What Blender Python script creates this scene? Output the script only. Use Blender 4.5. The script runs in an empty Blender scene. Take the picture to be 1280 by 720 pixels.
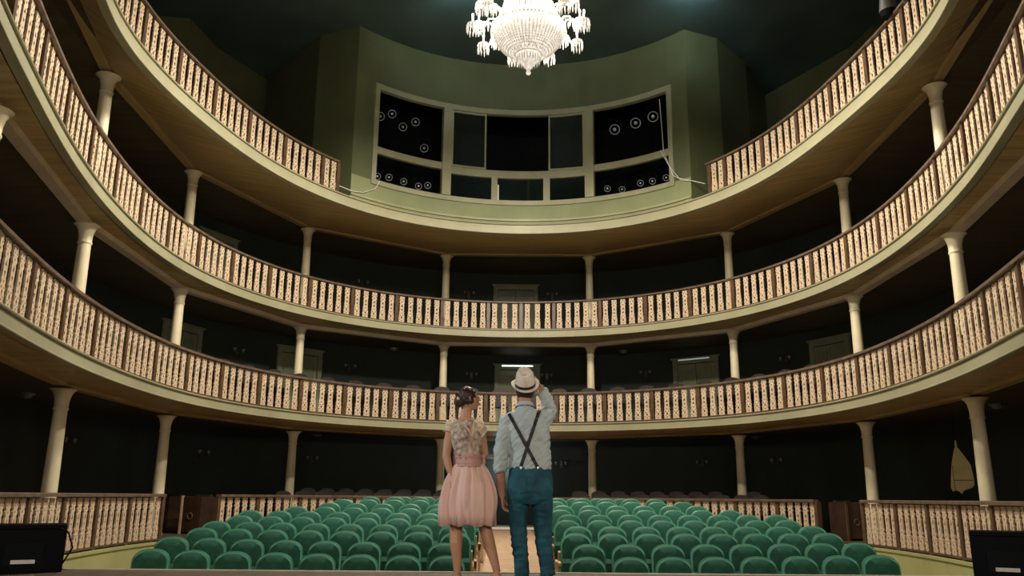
import bpy, bmesh, math, random
import numpy as np
from mathutils import Vector, Matrix, noise
random.seed(7)
PI = math.pi
sc = bpy.context.scene
COL = sc.collection

# ------------------------------------------------------------------ camera, world, exposure
F_PX, PITCH, ROLL, YAW, CAMX = 1024.29, math.atan((621.37-360)/1024.29), 0.0088, 0.0041, -0.4147
cam = bpy.data.cameras.new('camera')
cam.sensor_width = 36; cam.lens = F_PX*36/1280; cam.clip_start = .05; cam.clip_end = 200
camo = bpy.data.objects.new('camera', cam); COL.objects.link(camo)
camo.matrix_world = Matrix.Translation((CAMX, 0, 0)) @ Matrix.Rotation(-YAW, 4, 'Z') @ Matrix.Rotation(PI/2+PITCH, 4, 'X') @ Matrix.Rotation(ROLL, 4, 'Z')
sc.camera = camo
w = bpy.data.worlds.new('world'); sc.world = w; w.use_nodes = True
w.node_tree.nodes['Background'].inputs[0].default_value = (.45, .7, .75, 1)
w.node_tree.nodes['Background'].inputs[1].default_value = .006
sc.view_settings.view_transform = 'Standard'; sc.view_settings.look = 'None'
sc.view_settings.exposure = 0.0; sc.view_settings.gamma = 1

def light(name, kind, loc, energy, color=(1, 1, 1), target=None, **kw):
    l = bpy.data.lights.new(name, kind); l.energy = energy; l.color = color
    for k, v in kw.items(): setattr(l, k, v)
    o = bpy.data.objects.new(name, l); COL.objects.link(o); o.location = loc
    if target is not None:
        o.rotation_euler = (Vector(target)-Vector(loc)).to_track_quat('-Z', 'Y').to_euler()
    return o
# the stage's own lamps behind the camera: a low warm batten and two side lamps
light('stage_batten_light', 'AREA', (0, -3.5, 2.9), 520, (1, .84, .68), (0, 24, 3.2), shape='RECTANGLE', size=8, size_y=.4)
light('stage_side_light', 'SPOT', (5.3, 5.9, 2.6), 280, (1, .85, .72), (.1, 7.1, .3), spot_size=.42, spot_blend=.6, shadow_soft_size=.2)
light('stage_side_light', 'SPOT', (-5.6, 6.2, 2.4), 430, (.86, .97, 1), (-.4, 7.1, .2), spot_size=.42, spot_blend=.6, shadow_soft_size=.2)

# ------------------------------------------------------------------ helpers
def tag(o, label=None, cat=None, group=None, kind=None):
    if label: o['label'] = label
    if cat: o['category'] = cat
    if group: o['group'] = group
    if kind: o['kind'] = kind
    return o
def link(name, data, parent=None, loc=None, rz=None, mat=None):
    o = bpy.data.objects.new(name, data); COL.objects.link(o)
    if loc is not None: o.location = loc
    if rz is not None: o.rotation_euler = (0, 0, rz)
    if parent is not None: o.parent = parent
    if mat is not None and data is not None and not data.materials: data.materials.append(mat)
    return o
def thing(name, label, cat, loc=(0, 0, 0), rz=0, group=None, kind=None):
    return tag(link(name, None, None, loc, rz), label, cat, group, kind)

class MB:
    def __init__(s): s.v = []; s.f = []
    def add(s, vs, fs):
        n = len(s.v); s.v += [tuple(p) for p in vs]; s.f += [tuple(i+n for i in f) for f in fs]; return s
    def box(s, x0, x1, y0, y1, z0, z1, M=None):
        vs = [(x, y, z) for x in (x0, x1) for y in (y0, y1) for z in (z0, z1)]
        if M is not None: vs = [M @ Vector(p) for p in vs]
        return s.add(vs, [(0, 1, 3, 2), (4, 6, 7, 5), (0, 4, 5, 1), (2, 3, 7, 6), (0, 2, 6, 4), (1, 5, 7, 3)])
    def tube(s, pts, rad, n=8, caps=True, sx=1.0, sy=1.0, up=None):
        pts = [Vector(p) for p in pts]
        if not hasattr(rad, '__len__'): rad = [rad]*len(pts)
        rings = []; ref = Vector(up) if up else None
        for i, p in enumerate(pts):
            d = (pts[min(i+1, len(pts)-1)]-pts[max(i-1, 0)]).normalized()
            if ref is None: ref = Vector((0, 1, 0)) if abs(d.y) < .9 else Vector((1, 0, 0))
            a = ref.cross(d)
            if a.length < 1e-4: a = Vector((1, 0, 0)).cross(d)
            a.normalize(); b = d.cross(a)
            if up is None: ref = b
            r = rad[i]; rx, ry = (r if hasattr(r, '__len__') else (r*sx, r*sy))
            rings.append([p+a*(math.cos(2*PI*k/n)*rx)+b*(math.sin(2*PI*k/n)*ry) for k in range(n)])
        vs = [v for r in rings for v in r]; fs = []
        for i in range(len(rings)-1):
            for k in range(n):
                k2 = (k+1) % n; fs.append((i*n+k, i*n+k2, (i+1)*n+k2, (i+1)*n+k))
        if caps: fs += [tuple(range(n))[::-1], tuple(range((len(rings)-1)*n, len(rings)*n))]
        return s.add(vs, fs)
    def lathe(s, prof, n=16, c=(0, 0, 0), caps=True):
        vs = []; fs = []
        for r, z in prof:
            for k in range(n): vs.append((c[0]+r*math.cos(2*PI*k/n), c[1]+r*math.sin(2*PI*k/n), c[2]+z))
        for i in range(len(prof)-1):
            for k in range(n):
                k2 = (k+1) % n; fs.append((i*n+k, i*n+k2, (i+1)*n+k2, (i+1)*n+k))
        if caps: fs += [tuple(range(n))[::-1], tuple(range((len(prof)-1)*n, len(prof)*n))]
        return s.add(vs, fs)
    def ball(s, c, r, n=12, m=8, R=None):
        rx, ry, rz = r if hasattr(r, '__len__') else (r, r, r)
        vs = []; fs = []
        for j in range(m+1):
            a = PI*j/m
            a = min(max(a, .02), PI-.02)
            for k in range(n):
                p = Vector((rx*math.sin(a)*math.cos(2*PI*k/n), ry*math.sin(a)*math.sin(2*PI*k/n), -rz*math.cos(a)))
                if R is not None: p = R @ p
                vs.append(p+Vector(c))
        for i in range(m):
            for k in range(n):
                k2 = (k+1) % n; fs.append((i*n+k, i*n+k2, (i+1)*n+k2, (i+1)*n+k))
        fs += [tuple(range(n))[::-1], tuple(range(m*n, (m+1)*n))]
        return s.add(vs, fs)
    def mesh(s, name, mat=None, smooth=False):
        me = bpy.data.meshes.new(name); me.from_pydata(s.v, [], s.f)
        bm = bmesh.new(); bm.from_mesh(me); bmesh.ops.recalc_face_normals(bm, faces=bm.faces); bm.to_mesh(me); bm.free()
        if mat: me.materials.append(mat)
        if smooth:
            me.polygons.foreach_set('use_smooth', [True]*len(me.polygons))
            if smooth != 'all': me.set_sharp_from_angle(angle=math.radians(42))
        me.update(); return me
    def ob(s, name, mat, parent=None, smooth=False, loc=None, rz=None):
        return link(name, s.mesh(name, mat, smooth), parent, loc, rz)

def mat(name, col, rough=.6, var=.12, scale=3., metal=0., bump=0., bscale=40., col2=None, spec=.4, coords='Object', stretch=None, **kw):
    m = bpy.data.materials.new(name); m.use_nodes = True; nt = m.node_tree; N = nt.nodes; L = nt.links
    b = N['Principled BSDF']; b.inputs['Roughness'].default_value = rough; b.inputs['Metallic'].default_value = metal
    b.inputs['Specular IOR Level'].default_value = spec
    tc = N.new('ShaderNodeTexCoord'); mp = N.new('ShaderNodeMapping'); L.new(tc.outputs[coords], mp.inputs[0])
    if stretch: mp.inputs['Scale'].default_value = stretch
    n = N.new('ShaderNodeTexNoise'); n.inputs['Scale'].default_value = scale; n.inputs['Detail'].default_value = 5
    L.new(mp.outputs[0], n.inputs[0])
    r = N.new('ShaderNodeValToRGB'); r.color_ramp.elements[0].position = .3; r.color_ramp.elements[1].position = .72
    c2 = col2 or tuple(min(1, c*(1+var*1.5)) for c in col)
    r.color_ramp.elements[0].color = (*[c*(1-var) for c in col], 1); r.color_ramp.elements[1].color = (*c2, 1)
    L.new(n.outputs[0], r.inputs[0]); L.new(r.outputs[0], b.inputs['Base Color'])
    if bump:
        n2 = N.new('ShaderNodeTexNoise'); n2.inputs['Scale'].default_value = bscale; n2.inputs['Detail'].default_value = 4; L.new(mp.outputs[0], n2.inputs[0])
        bp = N.new('ShaderNodeBump'); bp.inputs['Strength'].default_value = bump; bp.inputs['Distance'].default_value = .01
        L.new(n2.outputs[0], bp.inputs['Height']); L.new(bp.outputs[0], b.inputs['Normal'])
    for k, v in kw.items(): b.inputs[k.replace('_', ' ')].default_value = v
    return m
def emis(name, col, s):
    m = bpy.data.materials.new(name); m.use_nodes = True; b = m.node_tree.nodes['Principled BSDF']
    b.inputs['Base Color'].default_value = (*col, 1); b.inputs['Emission Color'].default_value = (*col, 1); b.inputs['Emission Strength'].default_value = s
    return m

M = {}
M['fascia'] = mat('painted_fascia', (.35, .345, .225), .45, .08, 1.2, bump=.1)
M['soffit'] = mat('soffit_boards', (.42, .32, .14), .5, .22, 1.5, stretch=(.4, 6, 1), bump=.2, bscale=12)
M['beam'] = mat('beam_lit_tone', (.66, .57, .44), .5, .08, 2)  # middle beams only, made paler to carry the light falling on them
M['column'] = mat('column_paint', (.76, .69, .48), .45, .08, 3, bump=.1)
M['rail'] = mat('handrail_wood', (.145, .105, .078), .35, .25, 6)
M['post'] = mat('post_wood', (.095, .058, .033), .4, .35, 5)
M['balus'] = mat('baluster_paint', (.64, .47, .32), .5, .14, 14, col2=(.78, .65, .48))
M['wall_up'] = mat('upper_wall_paint', (.105, .115, .052), .65, .12, 1)
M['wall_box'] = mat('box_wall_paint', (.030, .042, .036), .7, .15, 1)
M['ceil'] = mat('ceiling_paint', (.055, .095, .092), .6, .2, .6)
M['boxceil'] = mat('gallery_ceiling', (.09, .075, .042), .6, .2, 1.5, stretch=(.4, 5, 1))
M['door'] = mat('door_paint', (.25, .29, .20), .5, .1, 2)
M['floor'] = mat('stalls_floor', (.34, .22, .14), .6, .15, 3)
M['carpet'] = mat('aisle_carpet', (.52, .36, .24), .85, .12, 8, bump=.3, bscale=200)
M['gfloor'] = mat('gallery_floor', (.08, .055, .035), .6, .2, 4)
M['lowwall'] = mat('low_wall_paint', (.40, .43, .19), .5, .08, 1.4)
M['stage'] = mat('stage_boards', (.10, .07, .05), .5, .25, 3, stretch=(6, .5, 1))
M['edge'] = mat('stage_nosing', (.50, .47, .38), .4, .1, 5)
M['seat'] = mat('green_seat_fabric', (.010, .105, .068), .75, .18, 12, bump=.25, bscale=300)
M['seat'].node_tree.nodes['Principled BSDF'].inputs['Sheen Weight'].default_value = .5
M['seat'].node_tree.nodes['Principled BSDF'].inputs['Sheen Tint'].default_value = (.4, 1, .75, 1)
M['shell'] = mat('green_seat_shell', (.05, .23, .145), .4, .1, 8)
M['stand'] = mat('seat_stand', (.20, .27, .20), .5, .1, 8)
M['woodarm'] = mat('pale_wood', (.62, .45, .27), .5, .15, 8)
M['darkseat'] = mat('dark_seat_leather', (.035, .032, .03), .4, .2, 8)
M['darkwood'] = mat('dark_wood', (.045, .022, .014), .4, .25, 6)
M['black'] = mat('black_plastic', (.005, .006, .008), .7, .15, 8, spec=.08)
M['frame'] = mat('window_frame_paint', (.34, .35, .23), .5, .08, 2)
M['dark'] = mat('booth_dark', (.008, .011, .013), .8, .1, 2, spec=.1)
M['metal'] = mat('dull_metal', (.45, .46, .46), .35, .1, 5, metal=.8)
M['lens'] = mat('lamp_ring', (.42, .46, .50), .3, .1, 8, metal=.3)
M['dimglass'] = mat('grey_glass', (.20, .22, .22), .2, .1, 5, spec=.8); M['darkmetal'] = mat('dark_metal', (.10, .09, .07), .4, .2, 5, metal=.6)  # plain grey glass and a darker metal for the wall and dome lights
M['white'] = mat('white_plastic', (.75, .75, .70), .4, .05, 5)
M['cream'] = mat('cream_cloth', (.92, .76, .38), .8, .12, 3)
g = bpy.data.materials.new('dark_glass'); g.use_nodes = True
nt = g.node_tree; nt.nodes.clear()
o_ = nt.nodes.new('ShaderNodeOutputMaterial'); mx = nt.nodes.new('ShaderNodeMixShader'); tr = nt.nodes.new('ShaderNodeBsdfTransparent'); gl = nt.nodes.new('ShaderNodeBsdfGlossy')
tr.inputs[0].default_value = (.75, .85, .88, 1); gl.inputs['Roughness'].default_value = .04; mx.inputs[0].default_value = .10
nt.links.new(tr.outputs[0], mx.inputs[1]); nt.links.new(gl.outputs[0], mx.inputs[2]); nt.links.new(mx.outputs[0], o_.inputs[0])
M['glass'] = g

# ------------------------------------------------------------------ plan curves (metres, polar about (0, YC))
YC = 13.4988
A = [.7561, 1.8915, -.1821, .2145, -.1013]
LV = [[.0015, -.2013, .2617, -.1464, -.2384, .0218, -.0436], [.49, .4394, .3476, -.0771, -.2052, -.0153, -.0528], [-.8991, -.2574, -.5594, .1576, -.1697, -.048, .0533]]
ZR = [3.099, 6.265, 8.93]; ZT = [2.158, 5.300, 7.995]; ZB = [1.918, 5.041, 7.687]
def rad(l, t, off=0.):
    e = LV[l]
    return 9+off+sum(A[k-1]*math.cos(k*t) for k in range(1, 6))+sum(e[k]*math.cos(k*t) for k in range(4))+sum(e[3+k]*math.sin(k*t) for k in range(1, 4))
def P(l, t, off=0.):
    r = rad(l, t, off); return r*math.sin(t), YC+r*math.cos(t)
COLS = [(-6.3, 5.2), (-7.3, 10.06), (-8.45, 14.87), (-8.60, 19.88), (-6.72, 24.5), (-2.58, 27.28), (2.36, 27.27), (6.43, 24.5), (8.25, 19.95), (8.11, 14.93), (7.1, 10.1), (6.1, 5.2)]
CPOL = [(math.atan2(x, y-YC), math.hypot(x, y-YC)) for x, y in COLS]
def rpoly(t):                      # straight beams between columns, in polar form
    for (x0, y0), (x1, y1), (t0, _), (t1, _) in zip(COLS, COLS[1:], CPOL, CPOL[1:]):
        if t0 <= t <= t1:
            d = (math.sin(t), math.cos(t)); ex, ey = x1-x0, y1-y0; ax, ay = x0, y0-YC
            return (ax*ey-ay*ex)/(d[0]*ey-d[1]*ex)
    return 9.
_fit = np.linalg.lstsq(np.array([[math.cos(k*t) for k in range(6)] for t, r in CPOL]), np.array([r for t, r in CPOL]), rcond=None)[0]
def rwall(t, off=2.4): return off+sum(float(_fit[k])*math.cos(k*t) for k in range(6))
def PW(t, off=2.4): r = rwall(t, off); return r*math.sin(t), YC+r*math.cos(t)
TH = sorted([-2.35+4.7*i/240 for i in range(241)]+[t for t, r in CPOL[1:-1]])

class Arc:                         # arc-length parametrisation of a plan curve
    def __init__(s, l, off):
        s.l, s.off = l, off
        t = np.linspace(-2.45, 2.45, 1600); p = np.array([P(l, a, off) for a in t])
        c = np.r_[0, np.cumsum(np.hypot(*np.diff(p, axis=0).T))]; c -= np.interp(0, t, c)
        s.t, s.c = t, c
    def th(s, a): return float(np.interp(a, s.c, s.t))
    def at(s, a):
        t = s.th(a); x, y = P(s.l, t, s.off); x2, y2 = P(s.l, t+1e-3, s.off)
        return x, y, math.atan2(y2-y, x2-x)          # position and heading
def sweep(fr, prof, closed=True):
    """fr: list of (x, y, nx, ny) with outward normal; prof: list of (outward, z)."""
    mb = MB(); n = len(prof); vs = []
    for x, y, nx, ny in fr:
        for o, z in prof: vs.append((x+nx*o, y+ny*o, z))
    fs = []
    for i in range(len(fr)-1):
        for k in range(n if closed else n-1):
            k2 = (k+1) % n; fs.append((i*n+k, i*n+k2, (i+1)*n+k2, (i+1)*n+k))
    if closed: fs += [tuple(range(n)), tuple(range((len(fr)-1)*n, len(fr)*n))[::-1]]
    return mb.add(vs, fs)
def frames(fn, ts):
    out = []
    for t in ts:
        x, y = fn(t); x1, y1 = fn(t-2e-3); x2, y2 = fn(t+2e-3)
        dx, dy = x2-x1, y2-y1; L = math.hypot(dx, dy); out.append((x, y, -dy/L, dx/L))
    return out
def strip(fa, fb, ts, za, zb=None):   # flat band between two polar plan functions
    zb = za if zb is None else zb
    vs = []; fs = []
    for t in ts: vs += [(*fa(t), za), (*fb(t), zb)]
    for i in range(len(ts)-1): fs.append((2*i, 2*i+1, 2*i+3, 2*i+2))
    return MB().add(vs, fs)

# ------------------------------------------------------------------ the setting
STZ = -.73
# outer wall of the galleries, following the horseshoe
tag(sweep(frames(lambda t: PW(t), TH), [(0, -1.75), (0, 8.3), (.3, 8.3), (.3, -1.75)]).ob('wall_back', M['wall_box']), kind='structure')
# upper wall round the top gallery
up = [(-11.7, 7.9), (-11.6, 14), (-11.2, 21.0), (-9.75, 21.2), (-9.5, 22.8), (-8.7, 24.45), (-7.2, 27.5), (0, 28.4), (7.2, 27.5), (8.3, 25.5), (9.9, 22.4), (10.1, 21.2), (11.3, 21.0), (11.6, 14), (11.7, 7.9)]
vs = []; fs = []
for x, y in up: vs += [(x, y, 8.2), (x, y, 13.6)]
for i in range(len(up)-1): fs.append((2*i, 2*i+1, 2*i+3, 2*i+2))
wu = MB().add(vs, fs).ob('wall_upper', M['wall_up']); tag(wu, kind='structure')
tag(MB().box(-12, 12, 7.7, 30.5, 13.4, 13.6).ob('ceiling', M['ceil']), kind='structure')
# proscenium wall and stage
tag(MB().box(-12, -6.8, 7.6, 7.9, -1.7, 13.6).box(6.6, 12, 7.6, 7.9, -1.7, 13.6).box(-6.8, 6.6, 7.6, 7.9, 9.6, 13.6).ob('wall_front', M['wall_up']), kind='structure')
tag(MB().box(-6.8, 6.6, -5, 8.5, -1.7, STZ).ob('stage_floor', M['stage']), kind='structure')
tag(MB().box(-6.8, 6.6, 8.5, 8.56, STZ-.09, STZ+.012).ob('trim_1', M['edge']), kind='structure')
# raked stalls floor
def fz(y): return float(np.interp(y, [10.9, 12.7, 19.0], [-1.685, -1.465, -.955]))
vs = []; fs = []; ys = [8.5, 10.9, 12.7, 15, 17, 19, 20.5, 32]; xs_ = [-12, -5.6, -5.55, 5.05, 5.1, 12]
for y in ys:
    for x in xs_: vs.append((x, y, fz(y) if -5.58 < x < 5.07 else -1.70+max(0, min(y, 19)-11)*.02))
for i in range(len(ys)-1):
    for j in range(5): fs.append((6*i+j, 6*i+j+1, 6*i+j+7, 6*i+j+6))
tag(MB().add(vs, fs).ob('floor', M['floor']), kind='structure')
vs = []; fs = []
ys = ys[:-1]+[28.5]
for y in ys: vs += [(-.82, y, fz(y)+.012), (.30, y, fz(y)+.012)]
for i in range(len(ys)-1): fs.append((2*i, 2*i+1, 2*i+3, 2*i+2))
tag(MB().add(vs, fs).ob('aisle_carpet', M['carpet']), 'long beige carpet running up the central aisle between the green seats', 'carpet')
tag(MB().box(-.95, .45, 25.0, 25.25, -.92, -.86).ob('trim_2', M['white']), kind='structure')
# raised side-box floors at ground level with their green retaining walls
TG = [t for t in TH if abs(t) > .93]
for sgn, nm in ((-1, 'left'), (1, 'right')):
    ts = [t for t in TH if sgn*t > .30]
    s_ = strip(lambda t: P(0, t, .02), lambda t: PW(t), ts, -.93); tag(s_.ob('floor_gallery_'+nm, M['gfloor']), kind='structure')
    tag(sweep(frames(lambda t: P(0, t), ts), [(-.03, -1.75), (-.03, -.98), (-.055, -.98), (-.055, -.93), (.12, -.93), (.12, -1.75)]).ob('wall_low_'+nm, M['lowwall']), kind='structure')

# ------------------------------------------------------------------ balconies
LN = ['lowest', 'middle', 'top']
for l in range(3):
    b = thing('balcony', ['lowest horseshoe balcony with pale green front, just above the stalls', 'middle horseshoe balcony with cream-green front and lit beams beneath', 'top balcony with pale front and broad brown boarded underside'][l], 'balcony', kind=None)
    zt, zb = ZT[l], ZB[l]
    fr = frames(lambda t: P(l, t), TH)
    sweep(fr, [(0, zb), (0, zt-.02), (.14, zt-.02), (.14, zb)]).ob('fascia', M['fascia'], b)
    sweep(fr, [(-.035, zt-.035), (-.045, zt-.018), (-.035, zt), (.16, zt), (.16, zt-.019), (-.002, zt-.019), (-.002, zt-.035)]).ob('top_moulding', M['fascia'], b)
    sweep(fr, [(0, zb-.004), (-.014, zb+.002), (-.018, zb+.014), (-.010, zb+.028), (-.001, zb+.028)]).ob('bottom_moulding', M['fascia'], b)
    zc = 8.17 if l == 2 else zb
    strip(lambda t: P(l, t, .13), lambda t: (rpoly(t)*math.sin(t), YC+rpoly(t)*math.cos(t)), TH, zb, zc).ob('soffit', M['soffit'], b)
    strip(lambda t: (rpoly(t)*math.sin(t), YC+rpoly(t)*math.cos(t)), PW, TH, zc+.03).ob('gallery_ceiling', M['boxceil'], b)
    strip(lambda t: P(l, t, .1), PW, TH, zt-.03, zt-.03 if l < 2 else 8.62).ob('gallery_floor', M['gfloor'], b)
    for (x0, y0), (x1, y1) in zip(COLS, COLS[1:]):
        dx, dy = x1-x0, y1-y0; L = math.hypot(dx, dy)
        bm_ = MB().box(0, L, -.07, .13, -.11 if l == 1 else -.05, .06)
        link('beam', bm_.mesh('beam', M['beam'] if l == 1 else M['soffit']), b, (x0, y0, zc), math.atan2(dy, dx))  # lit and shaded beams told apart by colour: pale middle ones, soffit tone elsewhere

# ------------------------------------------------------------------ columns
def column_mesh(h):
    r0, r1 = .145, .115
    pr = [(.19, 0), (.19, .06), (.16, .09), (r0, .14)]
    for k in range(9): pr.append((r0+(r1-r0)*k/8, .14+(h-.52)*k/8))
    pr += [(r1+.018, h-.36), (r1+.018, h-.34), (r1+.004, h-.32), (r1+.012, h-.20), (r1+.035, h-.10), (r1+.075, h-.035), (r1+.12, h)]
    return pr
ORD = ['first', 'second', 'third', 'fourth', 'fifth', 'sixth', 'seventh', 'eighth', 'ninth', 'tenth', 'eleventh', 'twelfth', 'thirteenth']
for l in range(3):
    z0 = [-.93, ZT[0]-.03, ZT[1]-.03][l]; z1 = [ZB[0]-.10, ZB[1]-.10, 8.07][l]; h = z1-z0
    pr = column_mesh(h)
    sh = MB().lathe(pr[3:13], 20).mesh('shaft', M['column'], True); cp = MB().lathe(pr[12:], 20).mesh('capital', M['column'], True); bs = MB().lathe(pr[:4], 20).mesh('base', M['column'], True)
    for i, (x, y) in enumerate(COLS[1:-1]):
        where = ['standing on the ground floor', 'standing on the lowest balcony', 'standing on the middle balcony'][l]
        side = 'left' if i < 5 else 'right'; j = i if i < 5 else 9-i
        pos = ['outermost', 'second from outside', 'middle one', 'second from centre', 'nearest centre'][j]
        t = thing('column', 'slender cream column %s, %s side, %s' % (where, side, pos), 'column', (x, y, z0), group=['ground floor columns', 'lower balcony columns', 'upper balcony columns'][l])
        link('shaft', sh, t); link('capital', cp, t); link('base', bs, t)

# ------------------------------------------------------------------ balustrades
def outline(pts_right):
    return [(x, z) for x, z in pts_right]+[(-x, z) for x, z in reversed(pts_right)]
def baluster_mesh(h):
    half = [(.098, 0), (.104, .04), (.090, .075), (.104, .115), (.104, .16), (.088, .19), (.100, .225), (.096, .275), (.074, .305), (.092, .335), (.090, .37),
            (.078, .40), (.078, .50), (.078, .60), (.082, .655), (.064, .685), (.092, .72), (.092, .76), (.066, .79), (.094, .825), (.094, .87), (.074, .90), (.090, .93), (.090, .965)]
    half = [(x*.93, z*h/.965) for x, z in half]
    loops = [outline(half)]
    k = h/.965
    def poly(c, r, n, a0=0., sy=1.): return [(c[0]+r*math.cos(a0+2*PI*i/n), c[1]*k+r*sy*math.sin(a0+2*PI*i/n)) for i in range(n)]
    loops += [poly((0, .60), .040, 3, PI/2, 1.3), poly((0, .46), .038, 3, -PI/2, 1.3), poly((0, .745), .026, 4, 0, 1.), poly((-.044, .850), .021, 4), poly((.044, .850), .021, 4), poly((0, .915), .020, 4),
              poly((0, .335), .022, 4), poly((-.050, .245), .021, 4), poly((.050, .245), .021, 4), poly((0, .175), .030, 4, 0, 1.5), poly((-.055, .11), .018, 4), poly((.055, .11), .018, 4), poly((0, .06), .024, 4)]
    bm = bmesh.new(); es = []
    for lp in loops:
        vv = [bm.verts.new((x, 0, z)) for x, z in lp]
        es += [bm.edges.new((vv[i], vv[(i+1) % len(vv)])) for i in range(len(vv))]
    bmesh.ops.triangle_fill(bm, use_beauty=True, use_dissolve=False, edges=es)
    r = bmesh.ops.extrude_face_region(bm, geom=list(bm.faces))
    bmesh.ops.translate(bm, vec=(0, .028, 0), verts=[v for v in r['geom'] if isinstance(v, bmesh.types.BMVert)])
    bmesh.ops.recalc_face_normals(bm, faces=bm.faces)
    me = bpy.data.meshes.new('baluster'); bm.to_mesh(me); bm.free(); me.materials.append(M['balus']); return me
def balustrade(l, zb, zr, off, runs, label, posts, group=None):
    """runs: list of (s0, s1); posts: arc positions of posts."""
    arc = Arc(l, off); t = thing('balustrade', label, 'balustrade', group=group)
    h = zr-zb
    bme = baluster_mesh(h-.13)
    pme = MB().box(-.055, .055, -.03, .09, 0, h-.05).mesh('post', M['post'])
    for s0, s1 in runs:
        n = max(8, int((s1-s0)/.25)); fr = []
        for i in range(n+1):
            x, y, a = arc.at(s0+(s1-s0)*i/n); fr.append((x, y, -math.sin(a), math.cos(a)))
        sweep(fr, [(-.07, zr-.06), (-.075, zr-.02), (-.05, zr), (.05, zr), (.075, zr-.02), (.07, zr-.06)]).ob('handrail', M['rail'], t)
        sweep(fr, [(-.03, zb+.02), (-.03, zb+.055), (.05, zb+.055), (.05, zb+.02)]).ob('bottom_rail', M['post'], t)
        ps = [p for p in posts if s0-.05 <= p <= s1+.05]
        for p in ps:
            x, y, a = arc.at(p); link('post', pme, t, (x, y, zb), a)
        for a0, a1 in zip(ps, ps[1:]):
            gap = a1-a0
            nb = 3 if gap < 1.2 else 5
            if gap < .7: nb = 2
            for k in range(nb):
                x, y, a = arc.at(a0+gap*(k+.62)/(nb+.24)); link('baluster', bme, t, (x, y, zb+.055), a)
    return t
def postset(sp, n=15): return sorted([0., 1.08, -1.08]+[s*(1.08+sp*k) for s in (-1, 1) for k in range(1, n)])
balustrade(0, ZT[0], ZR[0], .10, [(-22, 22)], 'balustrade of pierced pinkish boards along the lowest balcony, brown handrail', postset(1.475))
balustrade(1, ZT[1], ZR[1], .10, [(-24, 24)], 'balustrade of pierced pinkish boards along the middle balcony, thin dark handrail', postset(1.53))
p3 = lambda s: [s*x for x in (5.95, 6.5)]+[s*(6.5+1.44*k) for k in range(1, 10)]
balustrade(2, ZT[2], ZR[2], .08, [(-19.4, -5.95)], 'balustrade of pierced boards on the top balcony, left of the control booth', sorted(p3(-1)), 'top balcony balustrades')
balustrade(2, ZT[2], ZR[2], .08, [(5.85, 19.4)], 'balustrade of pierced boards on the top balcony, right of the control booth', sorted(p3(1)), 'top balcony balustrades')
G0, G1 = -.93, .005
gp = lambda a, b, n: [a+(b-a)*k/n for k in range(n+1)]
balustrade(0, G0, G1, .06, [(-22, -11.85)], 'stalls-level balustrade on the green wall at the left side', gp(-22, -11.85, 7), 'ground level balustrades')
balustrade(0, G0, G1, .06, [(11.08, 22)], 'stalls-level balustrade on the green wall at the right side', gp(11.08, 22, 8), 'ground level balustrades')
balustrade(0, G0, G1, .06, [(-9.59, -1.0)], 'low balustrade behind the seats, left of the central aisle', gp(-9.59, -1.0, 6), 'ground level balustrades')
balustrade(0, G0, G1, .06, [(1.0, 9.29)], 'low balustrade behind the seats, right of the central aisle', gp(1.0, 9.29, 6), 'ground level balustrades')

# ------------------------------------------------------------------ control booth
BA = Arc(2, .16)
def bpt(s, o=0.):
    x, y, a = BA.at(s); return x-math.sin(a)*o, y+math.cos(a)*o, a
def band(s0, s1, z0, z1, o0, o1, n=None):
    n = n or max(2, int((s1-s0)/.3)); fr = []
    for i in range(n+1):
        x, y, a = BA.at(s0+(s1-s0)*i/n); fr.append((x, y, -math.sin(a), math.cos(a)))
    return sweep(fr, [(o0, z0), (o0, z1), (o1, z1), (o1, z0)])
SL, SR, WL, WR, WB, WT = -5.5, 5.32, -4.72, 4.66, 8.76, 11.66
wb_ = MB()
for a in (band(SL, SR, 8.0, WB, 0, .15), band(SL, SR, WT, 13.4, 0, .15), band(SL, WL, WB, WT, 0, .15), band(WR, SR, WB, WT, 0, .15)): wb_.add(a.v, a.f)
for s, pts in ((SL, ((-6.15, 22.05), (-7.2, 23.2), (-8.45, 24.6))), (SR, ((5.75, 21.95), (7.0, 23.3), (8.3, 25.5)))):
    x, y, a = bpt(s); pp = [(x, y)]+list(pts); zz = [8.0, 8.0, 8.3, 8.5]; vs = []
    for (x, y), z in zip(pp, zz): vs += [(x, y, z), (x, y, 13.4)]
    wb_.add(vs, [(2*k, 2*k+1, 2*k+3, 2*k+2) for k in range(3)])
M['boothw'] = mat('booth_wall_dim', (.105, .124, .060), .6, .1, 1)  # darker copy of the wall colour, painting in the light's fade upward
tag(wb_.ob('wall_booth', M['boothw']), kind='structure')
M['bwall'] = mat('booth_wall_lit', (.25, .285, .15), .6, .08, 1.2)  # paler copy for the wall's foot, with the light there painted in
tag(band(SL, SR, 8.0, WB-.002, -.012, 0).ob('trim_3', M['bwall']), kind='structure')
tag(band(SL, SR, 8.13, 8.19, -.05, 0).ob('trim_4', M['fascia']), kind='structure')
# dark room behind the window
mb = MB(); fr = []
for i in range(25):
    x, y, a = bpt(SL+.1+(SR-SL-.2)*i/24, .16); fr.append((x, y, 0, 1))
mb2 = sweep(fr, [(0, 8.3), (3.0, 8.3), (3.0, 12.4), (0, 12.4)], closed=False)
tag(mb2.ob('wall_booth_inner', M['dark']), kind='structure')
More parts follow.
